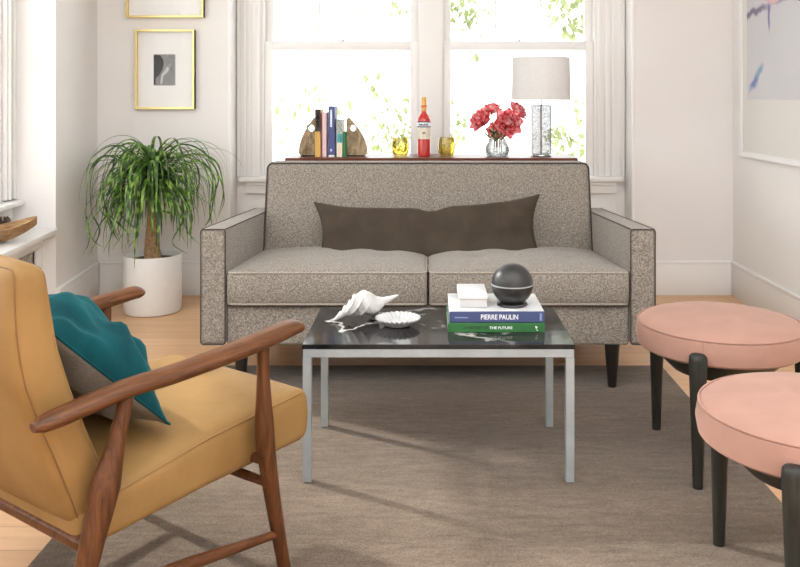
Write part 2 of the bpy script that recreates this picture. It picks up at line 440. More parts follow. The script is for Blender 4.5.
# windows
def window(name, M, x0, x1, zb, zm0, zm1, zt, label, munt, parts=True):
    root = thing(name, label, None, tuple(M @ Vector(((x0+x1)/2, 0, zb))), 0, kind='structure')
    def sash(nm, a, b_, c, d, y, rail=(.05, .05), pn=()):
        bm = bmesh.new(); s = .05
        box(bm, a, a+s, y, y+.035, c, d, .004); box(bm, b_-s, b_, y, y+.035, c, d, .004)
        box(bm, a+s, b_-s, y, y+.035, c, c+rail[0], .004); box(bm, a+s, b_-s, y, y+.035, d-rail[1], d, .004)
        for q in pn: box(bm, q-.006, q+.006, y+.004, y+.03, c+rail[0], d-rail[1], .003)
        o = obj(nm, bm, TRIM, root, world=True, M=M)
        obj('pane', B(a+s-.005, b_-s+.005, y+.015, y+.019, c+rail[0]-.005, d-rail[1]+.005), PANE, o, world=True, M=M, smooth=False)
        return o
    L = sash('lower_sash', x0, x1, zb, zm1, 0, (.07, zm1-zm0))
    xs = [x0+.05+(x1-x0-.1)*q for q in munt]
    sash('upper_sash', x0, x1, zm0, zt, .045, (zm1-zm0, .06), xs)
    f = bmesh.new()
    box(f, x0-.022, x0, -.012, .10, zb-.01, zt+.02, .003); box(f, x1, x1+.022, -.012, .10, zb-.01, zt+.02, .003)
    box(f, x0, x1, -.012, .10, zt, zt+.025, .003)
    obj('frame', f, TRIM, root, world=True, M=M)
    k = lathe([(0, 0), (.022, 0), (.022, .006), (.012, .010), (.008, .016), (0, .018)], 16, ((x0+x1)/2-.0, .02, zm1))
    box(k, (x0+x1)/2-.045, (x0+x1)/2+.02, .014, .024, zm1+.010, zm1+.016, .002)
    obj('sash_lock', k, CHROME, root, world=True, M=M)
    return root
MB_ = Matrix.Translation((0, YW+.012, 0))
window('window_1', MB_, -1.066, -.066, .73, 1.553, 1.610, 2.42, 'left double-hung white sash window behind the sofa', (.335, .67))
window('window_2', MB_, .099, 1.079, .73, 1.553, 1.610, 2.42, 'right double-hung white sash window behind the lamp', (.335, .67))
ML = LW @ Matrix.Translation((0, -.25, 0)) @ Matrix.Diagonal((1, -1, 1, 1))
for i, (a, b_) in enumerate(UW):
    window('window_%d' % (3+i), ML, a+.025, b_-.025, .70, 1.553, 1.61, 2.42, 'double-hung window in the left wall above the radiator ledge', (.34, .67))

# ------------------------------------------------------------------ rug
single('area_rug', B(-1.05, 1.075, 1.3, 3.964, -.004, .003, bev=.001), RUG, 'taupe low-pile area rug with faint horizontal striations under the coffee table', 'rug', (0, 2.7, 0))

# ------------------------------------------------------------------ sofa
sofa = thing('sofa', 'two-seat sofa in grey-brown tweed with square arms and black tapered legs', 'sofa', (0, 4.1, 0))
SY = 3.62
def sp(name, bm, m=TWEED, parent=None, **k): return obj(name, bm, m, parent or sofa, world=True, **k)
def armz(y, z):
    top = .683-(y-SY)*.048; k = (z-.195)/(.683-.195)
    return .195+k*(top-.195)
for s in (-1, 1):
    cx = s*.905; hw = .0525; y0, y1 = SY, 4.78
    bm = soft(hw, (y1-y0)/2, .244, .014, (3, 14, 8), lambda x, y, z: (cx+x*(1+.04*(1-(z/.244)**2)), (y0+y1)/2+y, armz((y0+y1)/2+y, .439+z)))
    arm = sp('arm', bm)
    # front outline and inner top edge piping
    ring = rect_ring((cx, SY-.001, .439), (1, 0, 0), (0, 0, 1), hw-.001, .242, .012)
    sp('front_piping', tube(ring, .0028, 6, closed=True), PIPE, arm)
    for q in (-1, 1):
        x = cx+q*(hw-.003)
        sp('top_piping', tube([(x, y, armz(y, .683)-.002) for y in [SY+.01+i*(y1-SY-.02)/12 for i in range(13)]], .0028, 6), PIPE, arm)
sp('base_rail', soft(.850, .48, .083, .012, (30, 8, 3), lambda x, y, z: (x, 4.112+y, .273+z)))
# backrest: leaning slab between the arms
def backmap(x, y, z):
    h = (z+.26)/.52; zz = .385+h*.51
    yc = 4.50+h*.13
    bulge = .016*(1-(x/.85)**2)*(1-(2*h-1)**2)
    return (x, yc+y-(bulge if y < 0 else 0)-(.010*math.exp(-(x/.006)**2)*-1 if y < 0 else 0), zz-.0)
bm = soft(.851, .085, .26, .026, (34, 3, 12), backmap)
back = sp('backrest', bm)
ring = rect_ring((0, 0, 0), (1, 0, 0), (0, 0, 1), .848, .256, .03)
sp('piping', tube([Vector(backmap(p.x, -.081, p.z)) for p in ring], .0042, 6, closed=True), PIPE, back)
sp('centre_seam', tube([Vector(backmap(.0, -.086, z))+Vector((0, .0045, 0)) for z in [-.25+i*.5/14 for i in range(15)]], .0032, 6), PIPE2, back)
# seat cushions
for s in (-1, 1):
    x0, x1 = (-.845, -.004) if s < 0 else (.004, .845); cx = (x0+x1)/2; hx = (x1-x0)/2
    y0, y1 = SY-.012, 4.50; cy = (y0+y1)/2; hy = (y1-y0)/2
    def cmap(x, y, z, cx=cx, cy=cy, hx=hx, hy=hy):
        u, v_ = x/hx, y/hy; k = (z+.072)/.144
        drop = (y+hy)*.065
        crown = .034*(1-u**4)*(1-abs(v_)**4)
        for bx in (-.5, 0, .5):
            for by in (-.35, .3, .85): crown -= .011*math.exp(-(((u-bx)*hx)**2+((v_-by)*hy)**2)/.0028)
        zz = .435+z*1.0-drop*max(0, k)+(crown if z > 0 else 0)*max(0, z/.072)
        return (cx+x+(.006*(1-(z/.072)**2)*(1 if x > 0 else -1)*0), cy+y-.010*(1-(z/.072)**2)*(1 if v_ < -.9 else 0), zz)
    bm = soft(hx, hy, .072, .018, (26, 22, 4), cmap)
    cu = sp('seat_cushion', bm)
    for z in (.066, -.066):
        ring = rect_ring((0, 0, 0), (1, 0, 0), (0, 1, 0), hx-.002, hy-.002, .025)
        pts = []
        for p in ring:
            q = Vector(cmap(p.x, p.y, z)); q.z = .435+z-((p.y+hy)*.065 if z > 0 else 0); q.y = cy+p.y; pts.append(q+Vector((0, -.002, 0)))
        sp('piping', tube(pts, .0042, 6, closed=True), PIPE2 if z > 0 else PIPE2, cu)
        pts2 = [p+Vector((0, 0, -.0065 if z > 0 else -.006)) for p in pts]
        sp('seam_line', tube(pts2, .0022, 5, closed=True), PIPE, cu)
for x in (-.797, .786):
    for y in (3.672, 4.68):
        sp('leg', tube([(x, y, .0035 if y < 4 else .0005), (x, y, .2)], [.018, .034], 20), BLACKLEG)

# lumbar pillow on the sofa
def pillow_bms(hx, hy, T, pinch=.07, dip=None, n=26, wr=.004, seed=0, TB=None, ex=.5):
    out = []
    for s in (1, -1):
        bm = bmesh.new(); g = []
        for i in range(n+1):
            row = []
            for j in range(n+1):
                u = math.sin((i/n-.5)*PI*.999); v_ = math.sin((j/n-.5)*PI*.999)
                x = u*hx*(1-pinch*.5*(1-v_*v_)*abs(u)**3); y = v_*hy*(1-pinch*(1-u**2)*abs(v_)**3)
                t = (T if s > 0 else (TB or T))*((1-u**4)*(1-v_**4))**ex*(1-.35*(u*u+v_*v_)/2)
                w = noise.noise(Vector((x*9+seed, y*9, s*3+seed)))*wr*2.5+noise.noise(Vector((x*22+seed, y*14, s)))*wr
                z = s*(t+w*min(1, t/(T*.4)))
                if dip: y += dip(u, v_)
                row.append(bm.verts.new((x, y, z)))
            g.append(row)
        for i in range(n):
            for j in range(n): bm.faces.new((g[i][j], g[i+1][j], g[i+1][j+1], g[i][j+1]))
        out.append(bm)
    ring = []
    for k in range(4*n):
        side, i = divmod(k, n); c = math.sin((i/n-.5)*PI*.999)
        u, v_ = [(c, -1), (1, c), (-c, 1), (-1, -c)][side]
        x = u*hx*(1-pinch*.5*(1-v_*v_)*abs(u)**3); y = v_*hy*(1-pinch*(1-u**2)*abs(v_)**3)
        if dip: y += dip(u, v_)
        ring.append(Vector((x, y, 0)))
    return out, ring
PM = Matrix.Translation((-.0, 4.27, .563)) @ Matrix.Rotation(R(-2), 4, 'Y') @ Matrix.Rotation(R(66), 4, 'X')
(fb, bb_), ring = pillow_bms(.570, .182, .070, .17, lambda u, v_: max(0, v_)**2*(-.030*math.exp(-(u*.575-.02)**2/.004)-.022*(1-u**4)), 40, .006, 3)
pil = thing('lumbar_pillow', 'long dark brown velvet lumbar pillow propped on the sofa seat', 'pillow', (0, 4.3, .46))
obj('front_panel', fb, BROWNV, pil, world=True, M=PM); obj('back_panel', bb_, BROWNV, pil, world=True, M=PM)
obj('seam', tube(ring, .003, 6, closed=True), BROWNV, pil, world=True, M=PM)

# ------------------------------------------------------------------ coffee table
tab = thing('coffee_table', 'low coffee table with a black marble top on a square-tube steel frame', 'coffee table', (.034, 3.0, 0))
X0, X1, Y0, Y1 = -.400, .4675, 2.745, 3.237
def tp(name, bm, m, parent=None, **k): return obj(name, bm, m, parent or tab, world=True, **k)
tp('tabletop', B(X0-.002, X1+.002, Y0-.002, Y1, .431, .446, bev=.0015), MARBLE, smooth=False)
a = .027
fr = bmesh.new()
box(fr, X0+.001, X1-.001, Y0, Y0+a, .404, .430, .001); box(fr, X0+.001, X1-.001, Y1-a, Y1, .404, .430, .001)
box(fr, X0, X0+a, Y0+a, Y1-a, .404, .430, .001); box(fr, X1-a, X1, Y0+a, Y1-a, .404, .430, .001)
tp('frame', fr, STEEL, smooth=False)
for x in (X0, X1-a):
    for y in (Y0, Y1-a):
        L = tp('leg', B(x, x+a, y, y+a, .005, .4035, bev=.001), STEEL, smooth=False)
        tp('foot_cap', lathe([(0, 0), (.010, 0), (.010, .006), (0, .006)], 16, (x+a/2, y+a/2, .0034)), PIPE, L)
for x in (-.26, .33):
    tp('bumper', lathe([(0, 0), (.008, 0), (.008, .003), (0, .003)], 12, (x, Y0+.012, .4285)), PIPE)

def book_flat(name, label, x0, x1, y0, y1, z0, z1, cover, top, group=None):
    root = thing(name, label, 'book', ((x0+x1)/2, (y0+y1)/2, z0), group=group)
    t = .0028
    obj('page_block', B(x0+.002, x1-.004, y0+.006, y1-.004, z0+t, z1-t), PAGES, root, world=True, smooth=False)
    obj('cover', B(x0, x1, y0, y1, z1-t, z1, bev=.0008), top, root, world=True, smooth=False, label=None)
    obj('back_cover', B(x0, x1, y0, y1, z0, z0+t, bev=.0008), cover, root, world=True, smooth=False)
    obj('spine', B(x0, x1, y0-.002, y0+.005, z0, z1, bev=.0015), cover, root, world=True, smooth=False)
    return root
TZ = .446
g = book_flat('book', 'green book titled The Future lying flat on the marble coffee table, bottom of the stack', .067, .392, 2.885, 3.155, TZ+.0005, TZ+.031, GREENCOV, GREENCOV)
b1 = book_flat('book', 'white-covered book with a dark blue spine, lying on top of the green one', .072, .392, 2.895, 3.165, TZ+.0315, TZ+.068, BLUECOV, WHITE)
def spine_text(root, s, x, y, z, size, width, m, name='lettering'):
    bm = text_bm(s, size, .0003, width)
    obj(name, bm, m, root, world=True, M=Matrix.Translation((x, y, z)) @ RX90, smooth=False)
spine_text(b1, 'PIERRE PAULIN', .178, 2.8926, TZ+.042, .0235, .125, INKW)
obj('spine_mark', B(.09, .135, 2.8925, 2.8932, TZ+.046, TZ+.050), INKP, b1, world=True, smooth=False)
obj('spine_mark', B(.376, .383, 2.8925, 2.8932, TZ+.038, TZ+.062), INKP, b1, world=True, smooth=False)
spine_text(g, 'A HISTORY OF', .118, 2.8826, TZ+.012, .0125, .084, INKD)
spine_text(g, 'THE FUTURE', .206, 2.8826, TZ+.012, .0125, .077, INKW)
lm = tube([(.360, 2.8826, TZ+.022), (.364, 2.8826, TZ+.018), (.363, 2.8826, TZ+.012)], [.0015, .004, .001], 8)
tube([(.366, 2.8826, TZ+.0105), (.3665, 2.8826, TZ+.007)], .002, 8, bm=lm)
obj('spine_emblem', lm, INKW, g, world=True)

wb = thing('box', 'small white lidded box on the white book beside the black sphere', 'box', (.155, 3.04, TZ+.068))
obj('body', B(.107, .202, 2.945, 3.125, TZ+.0685, TZ+.100, bev=.002), plain('box_shaded_white', (.50, .50, .50), .5), wb, world=True)  # body of the white box, its shaded sides put into a greyer colour than the lid
obj('lid', B(.104, .205, 2.941, 3.129, TZ+.0985, TZ+.112, bev=.002), WHITE, wb, world=True)

# black sphere on a dish foot
sx, sy, sz = .292, 2.985, TZ+.068
ball = thing('desk_sphere', 'black sphere with a thin silver seam on a round foot, standing on the stacked books', 'ornament', (sx, sy, sz))
cz = sz+.0735; r = .0725
obj('lower_shell', lathe([(r*math.sin(R(a)), -r*math.cos(R(a))) for a in [8*i for i in range(0, 11)]]+[(r*math.sin(R(88)), -r*math.cos(R(88)))], 48, (sx, sy, cz)), SPHERE, ball, world=True)
obj('upper_shell', lathe([(r*math.sin(R(a)), r*math.cos(R(a))) for a in [8*i for i in range(0, 11)]]+[(r*math.sin(R(88)), r*math.cos(R(88)))], 48, (sx, sy, cz)), SPHERE, ball, world=True)
obj('silver_ring', lathe([(r*.99, -.0026), (r*1.012, -.0018), (r*1.012, .0018), (r*.99, .0026)], 48, (sx, sy, cz)), STEEL, ball, world=True)
obj('foot', lathe([(0, 0), (.050, 0), (.054, .004), (.052, .009), (.036, .010), (.026, .016), (.024, .024), (0, .024)], 40, (sx, sy, sz+.0003)), SPHERE, ball, world=True)

# conch shell
def conch():
    bm = bmesh.new()
    P0, P1 = Vector((-.335, 3.03, TZ+.012)), Vector((-.105, 3.05, TZ+.098))
    prof = [(0, .002), (.08, .009), (.12, .013), (.15, .012), (.20, .020), (.24, .019), (.29, .029), (.33, .027), (.38, .038), (.42, .037), (.48, .047), (.56, .050), (.63, .043), (.70, .027), (.77, .015), (.86, .010), (.95, .006), (1, .003)]
    n = 48; N = 90; rings = []
    ax = (P1-P0); d = ax.normalized(); up = Vector((0, 0, 1)); up = (up-d*d.z).normalized(); sd = d.cross(up)
    for i in range(N+1):
        s = i/N; r = interp(prof, s); c = P0+ax*s; c.z += .020*math.sin(PI*min(1, s/.7))*(1 if s < .7 else 0)
        row = []
        for k in range(n):
            th = 2*PI*k/n
            knob = max(0, math.cos(7*th+s*38))**3*.26*math.exp(-((s-.36)/.15)**2)
            rib = .13*math.sin(s*75+th)*math.exp(-((s-.22)/.16)**2)
            lip = .55*math.exp(-((s-.52)/.14)**2)*math.exp(-((((th-R(215)+PI) % (2*PI))-PI)/.42)**2)
            hollow = -.25*math.exp(-((s-.52)/.16)**2)*math.exp(-((((th-R(165)+PI) % (2*PI))-PI)/.35)**2)
            rr = r*(1+knob+rib+lip+hollow)
            p = c+up*rr*.92*math.cos(th)+sd*rr*math.sin(th)
            row.append(p)
        rings.append(row)
    zmin = min(p.z for r_ in rings for p in r_); dz = TZ+.0005-zmin
    rings = [[bm.verts.new(p+Vector((0, 0, dz))) for p in r_] for r_ in rings]
    for A, C in zip(rings, rings[1:]):
        for k in range(n): bm.faces.new((A[k], A[(k+1) % n], C[(k+1) % n], C[k]))
    bm.faces.new(rings[0]); bm.faces.new(rings[-1]); return bm
single('conch_shell', conch(), SHELLW, 'white knobbly conch shell lying on the black marble table', 'shell', (-.22, 3.04, TZ))
# fluted bowl
def fl(a, z): return 1+.07*math.cos(26*a)*min(1, z/.02)
bowl = lathe([(0, .002), (.038, 0), (.046, .004), (.055, .014), (.068, .021), (.074, .027), (.073, .030), (.069, .028), (.060, .019), (.045, .012), (.03, .009), (0, .008)], 240, (-.104, 2.975, TZ+.0005), mod=lambda a, z: fl(a, z) if z > .003 else 1)
single('fluted_bowl', bowl, plain('pressed_white_glass', (.52, .52, .52), .15, .02, spec=.7), 'small fluted white glass bowl on the marble table beside the conch', 'bowl', (-.104, 2.975, TZ))

# ------------------------------------------------------------------ stools
def stool(cx, cy, label):
    root = thing('stool', label, 'stool', (cx, cy, 0), group=None)
    r = .274
    prof = [(0, .376), (r-.03, .376), (r-.008, .378), (r+.002, .386), (r+.008, .42), (r+.002, .455), (r-.004, .460)]
    seat = obj('seat', lathe(prof+[(r-.012, .466), (r*.9, .473), (r*.75, .480), (r*.5, .486), (r*.25, .489), (0, .490)], 72), PINK, root)
    ring = [(r*math.cos(2*PI*k/64), r*math.sin(2*PI*k/64), .461) for k in range(64)]
    obj('piping', tube(ring, .0028, 6, closed=True), PINK, seat)
    obj('band_seam', tube([((r+q)*math.cos(R(-119)), (r+q)*math.sin(R(-119)), z) for q, z in ((.002, .387), (.008, .42), (.003, .455))], .0016, 6), PINK, seat)
    obj('apron', lathe([(0, .300), (.150, .300), (.160, .304), (.235, .3755), (0, .3755)], 64), DARKWOOD, root)
    for a in (-122, 122.5, 0):
        x, y = .287*math.cos(R(a)), .287*math.sin(R(a))
        x2, y2 = .284*math.cos(R(a)), .284*math.sin(R(a))
        prof_ = [(0, .016), (.1, .019), (.2, .022), (.31, .026), (.40, .029), (.414, .027), (.421, .020), (.424, .008)]
        obj('leg', tube([(x+(x2-x)*z/.42, y+(y2-y)*z/.42, .0+z) for z, _ in prof_], [q for _, q in prof_], 24), DARKWOOD, root)
    return root
stool(1.003, 2.955, 'round pink velvet stool on black legs, the one nearer the sofa')
stool(.955, 2.125, 'round pink velvet stool on black legs, the one nearer the viewer at the right edge')
for o in [o for o in COL.objects if o.name.startswith('stool')]:
    o.location.z = .0035
    MATS[o.name] = Matrix.Translation(o.location)

# ------------------------------------------------------------------ armchair
Mx, My = -.598, 2.422
ch = thing('armchair', 'mustard leather lounge chair with a walnut open-arm frame at left', 'armchair', (Mx-.35*.588, My-.35*.809, 0), math.atan2(.809, .588))
def q(f, l, z): return (f+.35, -l, z)      # f forward of arm tips, l towards the viewer's side
def soft_leather(name, bm, par=None, m=LEATHER): return obj(name, bm, m, par or ch)
# seat
def seatmap(x, y, z):
    u = (x+.335)/.67; v_ = y/.285
    zt = interp([(0, .375), (.5, .425), (1, .452)], u); zb = interp([(0, .285), (.5, .303), (1, .312)], u)
    k = (z+.065)/.13
    crown = .030*(1-abs(v_)**3)*(1-abs(2*u-1)**4) if z > 0 else 0
    nose = .014*(1-(2*k-1)**2) if u > .93 else 0
    return (-.60+.35+u*.675+nose, y*(1+.02*(1-(2*k-1)**2)*0), zb+k*(zt-zb)+crown*max(0, z/.065))
seat = soft_leather('seat', soft(.335, .285, .065, .024, (20, 20, 4), seatmap))
for s in (-1, 1):
    pts = [Vector(seatmap(-.31+i*.62/20, s*.281, .058)) for i in range(21)]
    obj('side_seam', tube(pts, .0032, 6), LEATHER, seat)
fs = [Vector(seatmap(.328, -.27+i*.54/16, .056)) for i in range(17)]
obj('front_seam', tube(fs, .003, 6), LEATHER, seat)
# backrest
FRONT = [(0, (-.50, .345)), (.2, (-.535, .45)), (.36, (-.570, .535)), (.52, (-.603, .62)), (.72, (-.637, .727)), (1, (-.664, .897))]
REAR = [(0, (-.590, .325)), (.12, (-.612, .39)), (.28, (-.647, .486)), (.44, (-.684, .575)), (.62, (-.719, .677)), (.8, (-.733, .79)), (1, (-.735, .905))]
def lerp2(tab, x):
    a = interp([(k, v[0]) for k, v in tab], x), interp([(k, v[1]) for k, v in tab], x); return a
def backm(x, y, z):
    h = (z+.29)/.58; a = (x+.045)/.09; v_ = y/.283
    f, r_ = lerp2(FRONT, h), lerp2(REAR, h)
    p = (r_[0]+(f[0]-r_[0])*a, r_[1]+(f[1]-r_[1])*a)
    puff = (1-v_**4)*(1-(2*h-1)**6)
    dx = .018*puff*(1 if x > .02 else (-.9 if x < -.02 else 0))
    top = .010*(1-v_*v_)*max(0, (h-.8)/.2)*(1-(2*a-1)**2)
    return (p[0]+dx+.35, y, p[1]+top)
bk = soft_leather('backrest', soft(.045, .283, .29, .030, (3, 18, 20), backm))
for xx in (-.0362, .0362):
    ring = rect_ring((xx, 0, 0), (0, 1, 0), (0, 0, 1), .2742, .2812, .02)
    obj('edge_seam', tube([Vector(backm(*p)) for p in ring], .0019, 6, closed=True), LEATHER_SEAM if xx < 0 else LEATHER, bk)
# wooden frame
def wd(name, bm, m=WALNUT, par=None): return obj(name, bm, m, par or ch)
for s in (1, -1):
    l = .33*s
    path = catmull([q(-.722, l, .598), q(-.62, l, .609), q(-.515, l, .619), q(-.40, l*1.01, .620), q(-.25, l*1.02, .628), q(-.13, l*1.02, .637), q(-.04, l*1.01, .645), q(.0, l, .643)], 6)
    n = len(path); rad = []
    for i in range(n):
        t = i/(n-1)
        wv = interp([(0, .012), (.02, .021), (.06, .027), (.2, .030), (.5, .034), (.8, .037), (.92, .032), (.98, .020), (1, .007)], t)
        tv = interp([(0, .009), (.02, .015), (.06, .018), (.3, .019), (.7, .020), (.9, .018), (.97, .012), (1, .005)], t)
        rad.append((tv, wv))
    wd('armrest', tube(path, rad, 20, up=(0, 0, 1)))
    fl_ = catmull([q(-.13, l, .625), q(-.128, l, .50), q(-.122, l, .38), q(-.095, l, .22), q(-.05, l, .0055)], 6)
    rr = [interp([(0, .016), (.15, .0155), (.42, .024), (.5, .024), (1, .0155)], i/(len(fl_)-1)) for i in range(len(fl_))]
    wd('front_leg', tube(fl_, rr, 18), WALNUT_V)
    rl = catmull([q(-.515, l, .605), q(-.545, l, .50), q(-.575, l, .40), q(-.61, l, .28), q(-.688, l, .0055 if s > 0 else .002)], 6)
    rr = [interp([(0, .015), (.2, .0175), (.42, .030), (.55, .028), (1, .017)], i/(len(rl)-1)) for i in range(len(rl))]
    wd('rear_leg', tube(rl, rr, 18), WALNUT_V)
    wd('side_stretcher', tube([q(-.628, l, .222 if s > 0 else .178), q(-.35, l, .178 if s > 0 else .156), q(-.082, l, .136)], [.011, .015, .010], 14))
wd('front_stretcher', tube([q(-.098, .325, .265), q(-.098, 0, .265), q(-.098, -.325, .265)], [.011, .0145, .011], 14))
wd('seat_rail', tube([q(-.118, .322, .330), q(-.118, -.322, .330)], .0125, 12))
wd('seat_rail', tube([q(-.572, .322, .318), q(-.572, -.322, .318)], .0125, 12))
r_ = bmesh.new(); 
t_ = soft(.010, .300, .009, .004, (1, 6, 1), lambda x, y, z: (x-.598+.35, y, z+.316+x*.5)); 
wd('back_rail', t_)
# pillow on the chair
A = Vector(q(-.305, 0, .442)); Bp = Vector(q(-.618, 0, .74)); d = (Bp-A); hh = d.length/2; d.normalize()
Yv = Vector((0, 1, 0)); Nn = Yv.cross(d).normalized()
if Nn.x < 0: Nn = -Nn
Xv = d.cross(Nn)
c = (A+Bp)/2+Nn*.0
PM = Matrix(((Xv.x, d.x, Nn.x, c.x), (Xv.y, d.y, Nn.y, c.y), (Xv.z, d.z, Nn.z, c.z), (0, 0, 0, 1)))
RM = MATS['armchair']
(fb, bb_), ring = pillow_bms(.225, hh, .135, .07, lambda u, v_: -.03*u, 36, .017, 8, .05, .7)
tp_ = thing('throw_pillow', 'teal velvet throw pillow with grey back, leaning in the mustard armchair', 'pillow', tuple(RM @ A))
obj('front_panel', fb, TEAL, tp_, world=True, M=RM @ PM); obj('back_panel', bb_, GREYF, tp_, world=True, M=RM @ PM, label='grey linen back of the pillow')
obj('seam', tube(ring, .003, 6, closed=True), TEAL, tp_, world=True, M=RM @ PM)

# ------------------------------------------------------------------ potted plant
px_, py_ = -1.60, 5.0
pl = thing('potted_plant', 'ponytail palm with drooping strap leaves in a round white pot by the corner', 'plant', (px_, py_, 0))
obj('pot', lathe([(0, 0), (.152, 0), (.160, .006), (.163, .02), (.163, .325), (.161, .331), (.155, .331), (.153, .32), (.153, .285), (0, .285)], 64), CERAMIC, pl)
obj('soil', lathe([(.1525, .296), (.10, .302), (.05, .308), (0, .308)], 32), SOIL, pl)
obj('trunk', tube(catmull([(0, 0, .29), (-.004, 0, .40), (.004, 0, .52), (0, 0, .64), (0, 0, .74)], 5), [interp([(0, .052), (.15, .045), (.5, .037), (1, .024)], i/20) for i in range(21)], 20), PALMBARK, pl)
bm = bmesh.new(); rnd = random.Random(11)
def leaf(bm, az, e0, L, w, zs, droop=1.0, curl=0, sx=0):
    n = 22; p = Vector((sx, 0, zs)); pts = [p.copy()]; a = az
    for i in range(n):
        s = i/n; e = e0-(e0+R(88))*min(1, (s*droop))**1.15
        if curl: e += curl*math.sin(s*7); a += curl*.35*math.cos(s*9)
        p = p+Vector((math.cos(e)*math.cos(a), math.cos(e)*math.sin(a), math.sin(e)))*L/n
        pts.append(p.copy())
    prev = None
    for i, p in enumerate(pts):
        s = i/n; ww = w*min(1, s*8+.35)*(1-s**2.2)+.0008
        t = (pts[min(i+1, n)]-pts[max(i-1, 0)]).normalized(); sd = t.cross(Vector((math.cos(az)*.2, math.sin(az)*.2, 1)))
        sd = sd.normalized() if sd.length > 1e-3 else Vector((-math.sin(az), math.cos(az), 0))
        nn = sd.cross(t)
        vs = [bm.verts.new(p-sd*ww+nn*ww*.35), bm.verts.new(p), bm.verts.new(p+sd*ww+nn*ww*.35)]
        if prev:
            bm.faces.new((prev[0], prev[1], vs[1], vs[0])); bm.faces.new((prev[1], prev[2], vs[2], vs[1]))
        prev = vs
for k in range(170):
    az = rnd.uniform(0, 2*PI); e0 = R(rnd.uniform(15, 84)); L = rnd.uniform(.36, .62)*(.85+.3*e0)
    leaf(bm, az, e0, L*(.80 if math.sin(az) > .2 else .97), rnd.uniform(.007, .0115), rnd.uniform(.66, .75), rnd.uniform(1.0, 1.7), rnd.uniform(-.45, .45))
for k in range(60):
    leaf(bm, rnd.uniform(0, 2*PI), R(rnd.uniform(72, 92)), rnd.uniform(.42, .72), rnd.uniform(.006, .010), .74, rnd.uniform(.95, 1.25), rnd.uniform(-.3, .3))
def strap(pts, w, dy):      # long curly leaf through given points in the plant's own frame (x, z), drifting by dy in depth
    P = catmull([(x, dy*math.sin(i/len(pts)*2.2), z) for i, (x, z) in enumerate(pts)], 7); n = len(P)-1; prev = None
    for i, p in enumerate(P):
        s = i/n; ww = w*min(1, s*8+.4)*(1-s**3)+.0008
        t = (P[min(i+1, n)]-P[max(i-1, 0)]).normalized(); sd = t.cross(Vector((.15, 1, .3))).normalized(); nn = sd.cross(t)
        a = .9*math.sin(s*5+w*900); sd = (sd*math.cos(a)+nn*math.sin(a))
        vs = [bm.verts.new(p-sd*ww), bm.verts.new(p+sd*ww)]
        if prev: bm.faces.new((prev[0], prev[1], vs[1], vs[0]))
        prev = vs
C_ = (0, .715)
wisps = [
    [(-.176, .947), (-.32, .889), (-.39, .75), (-.361, .616), (-.303, .50), (-.332, .383), (-.396, .33)],
    [(-.147, .924), (-.262, .848), (-.32, .703), (-.309, .558), (-.25, .44), (-.233, .395)],
    [(-.088, .965), (-.204, .935), (-.268, .76), (-.274, .587), (-.204, .482), (-.257, .354)],
    [(-.233, .906), (-.338, .807), (-.332, .558), (-.291, .44), (-.233, .412)],
    [(.17, .906), (.335, .848), (.39, .674), (.37, .517)],
    [(.23, .889), (.36, .76), (.36, .558), (.318, .50)],
    [(.10, .94), (.26, .91), (.34, .78), (.30, .60), (.33, .47)],
    [(-.146, .674), (-.187, .558), (-.117, .44), (-.146, .354)],
    [(.05, .62), (.20, .558), (.173, .44), (.23, .354)],
    [(-.05, .95), (-.16, .90), (-.22, .74), (-.19, .60), (-.23, .46), (-.20, .38)],
    [(.06, .95), (.19, .88), (.25, .70), (.20, .55), (.24, .42)],
    [(-.10, .88), (-.19, .79), (-.24, .64), (-.20, .52), (-.25, .42)]]
for i, w_ in enumerate(wisps):
    for q_ in range(2):
        o_ = [(x+rnd.uniform(-.018, .018), z+rnd.uniform(-.018, .018)) for x, z in w_]
        strap([C_]+o_, .0038+.0012*q_, (-.16, .10, -.06, .14, .04)[(i+2*q_) % 5])
for v_ in bm.verts:      # keep clear of the walls behind
    if v_.co.y > .34: v_.co.y = .34+(v_.co.y-.34)*.1
    if v_.co.x < -.33: v_.co.x = -.33+(v_.co.x+.33)*.35
obj('foliage', bm, LEAF, pl)

# ------------------------------------------------------------------ framed pictures on the back wall
def frame_back(name, label, x0, x1, z0, z1, photo):
    root = thing(name, label, 'picture', ((x0+x1)/2, YB, z0)); y = YB; t = .012; d = .045
    bm = bmesh.new()
    for a in ((x0, x0+t, z0, z1), (x1-t, x1, z0, z1), (x0+t, x1-t, z0, z0+t), (x0+t, x1-t, z1-t, z1)):
        box(bm, a[0], a[1], y-d, y-.0005, a[2], a[3], .0006)
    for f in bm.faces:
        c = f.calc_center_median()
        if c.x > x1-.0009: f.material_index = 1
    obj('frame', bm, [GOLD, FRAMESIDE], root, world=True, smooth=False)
    obj('mat_board', B(x0+t, x1-t, y-.016, y-.012, z0+t, z1-t), MATW, root, world=True, smooth=False)
    if photo: photo(root, y-.0165)
    obj('glass', B(x0+t, x1-t, y-.022, y-.020, z0+t, z1-t), PICGLASS, root, world=True, smooth=False)
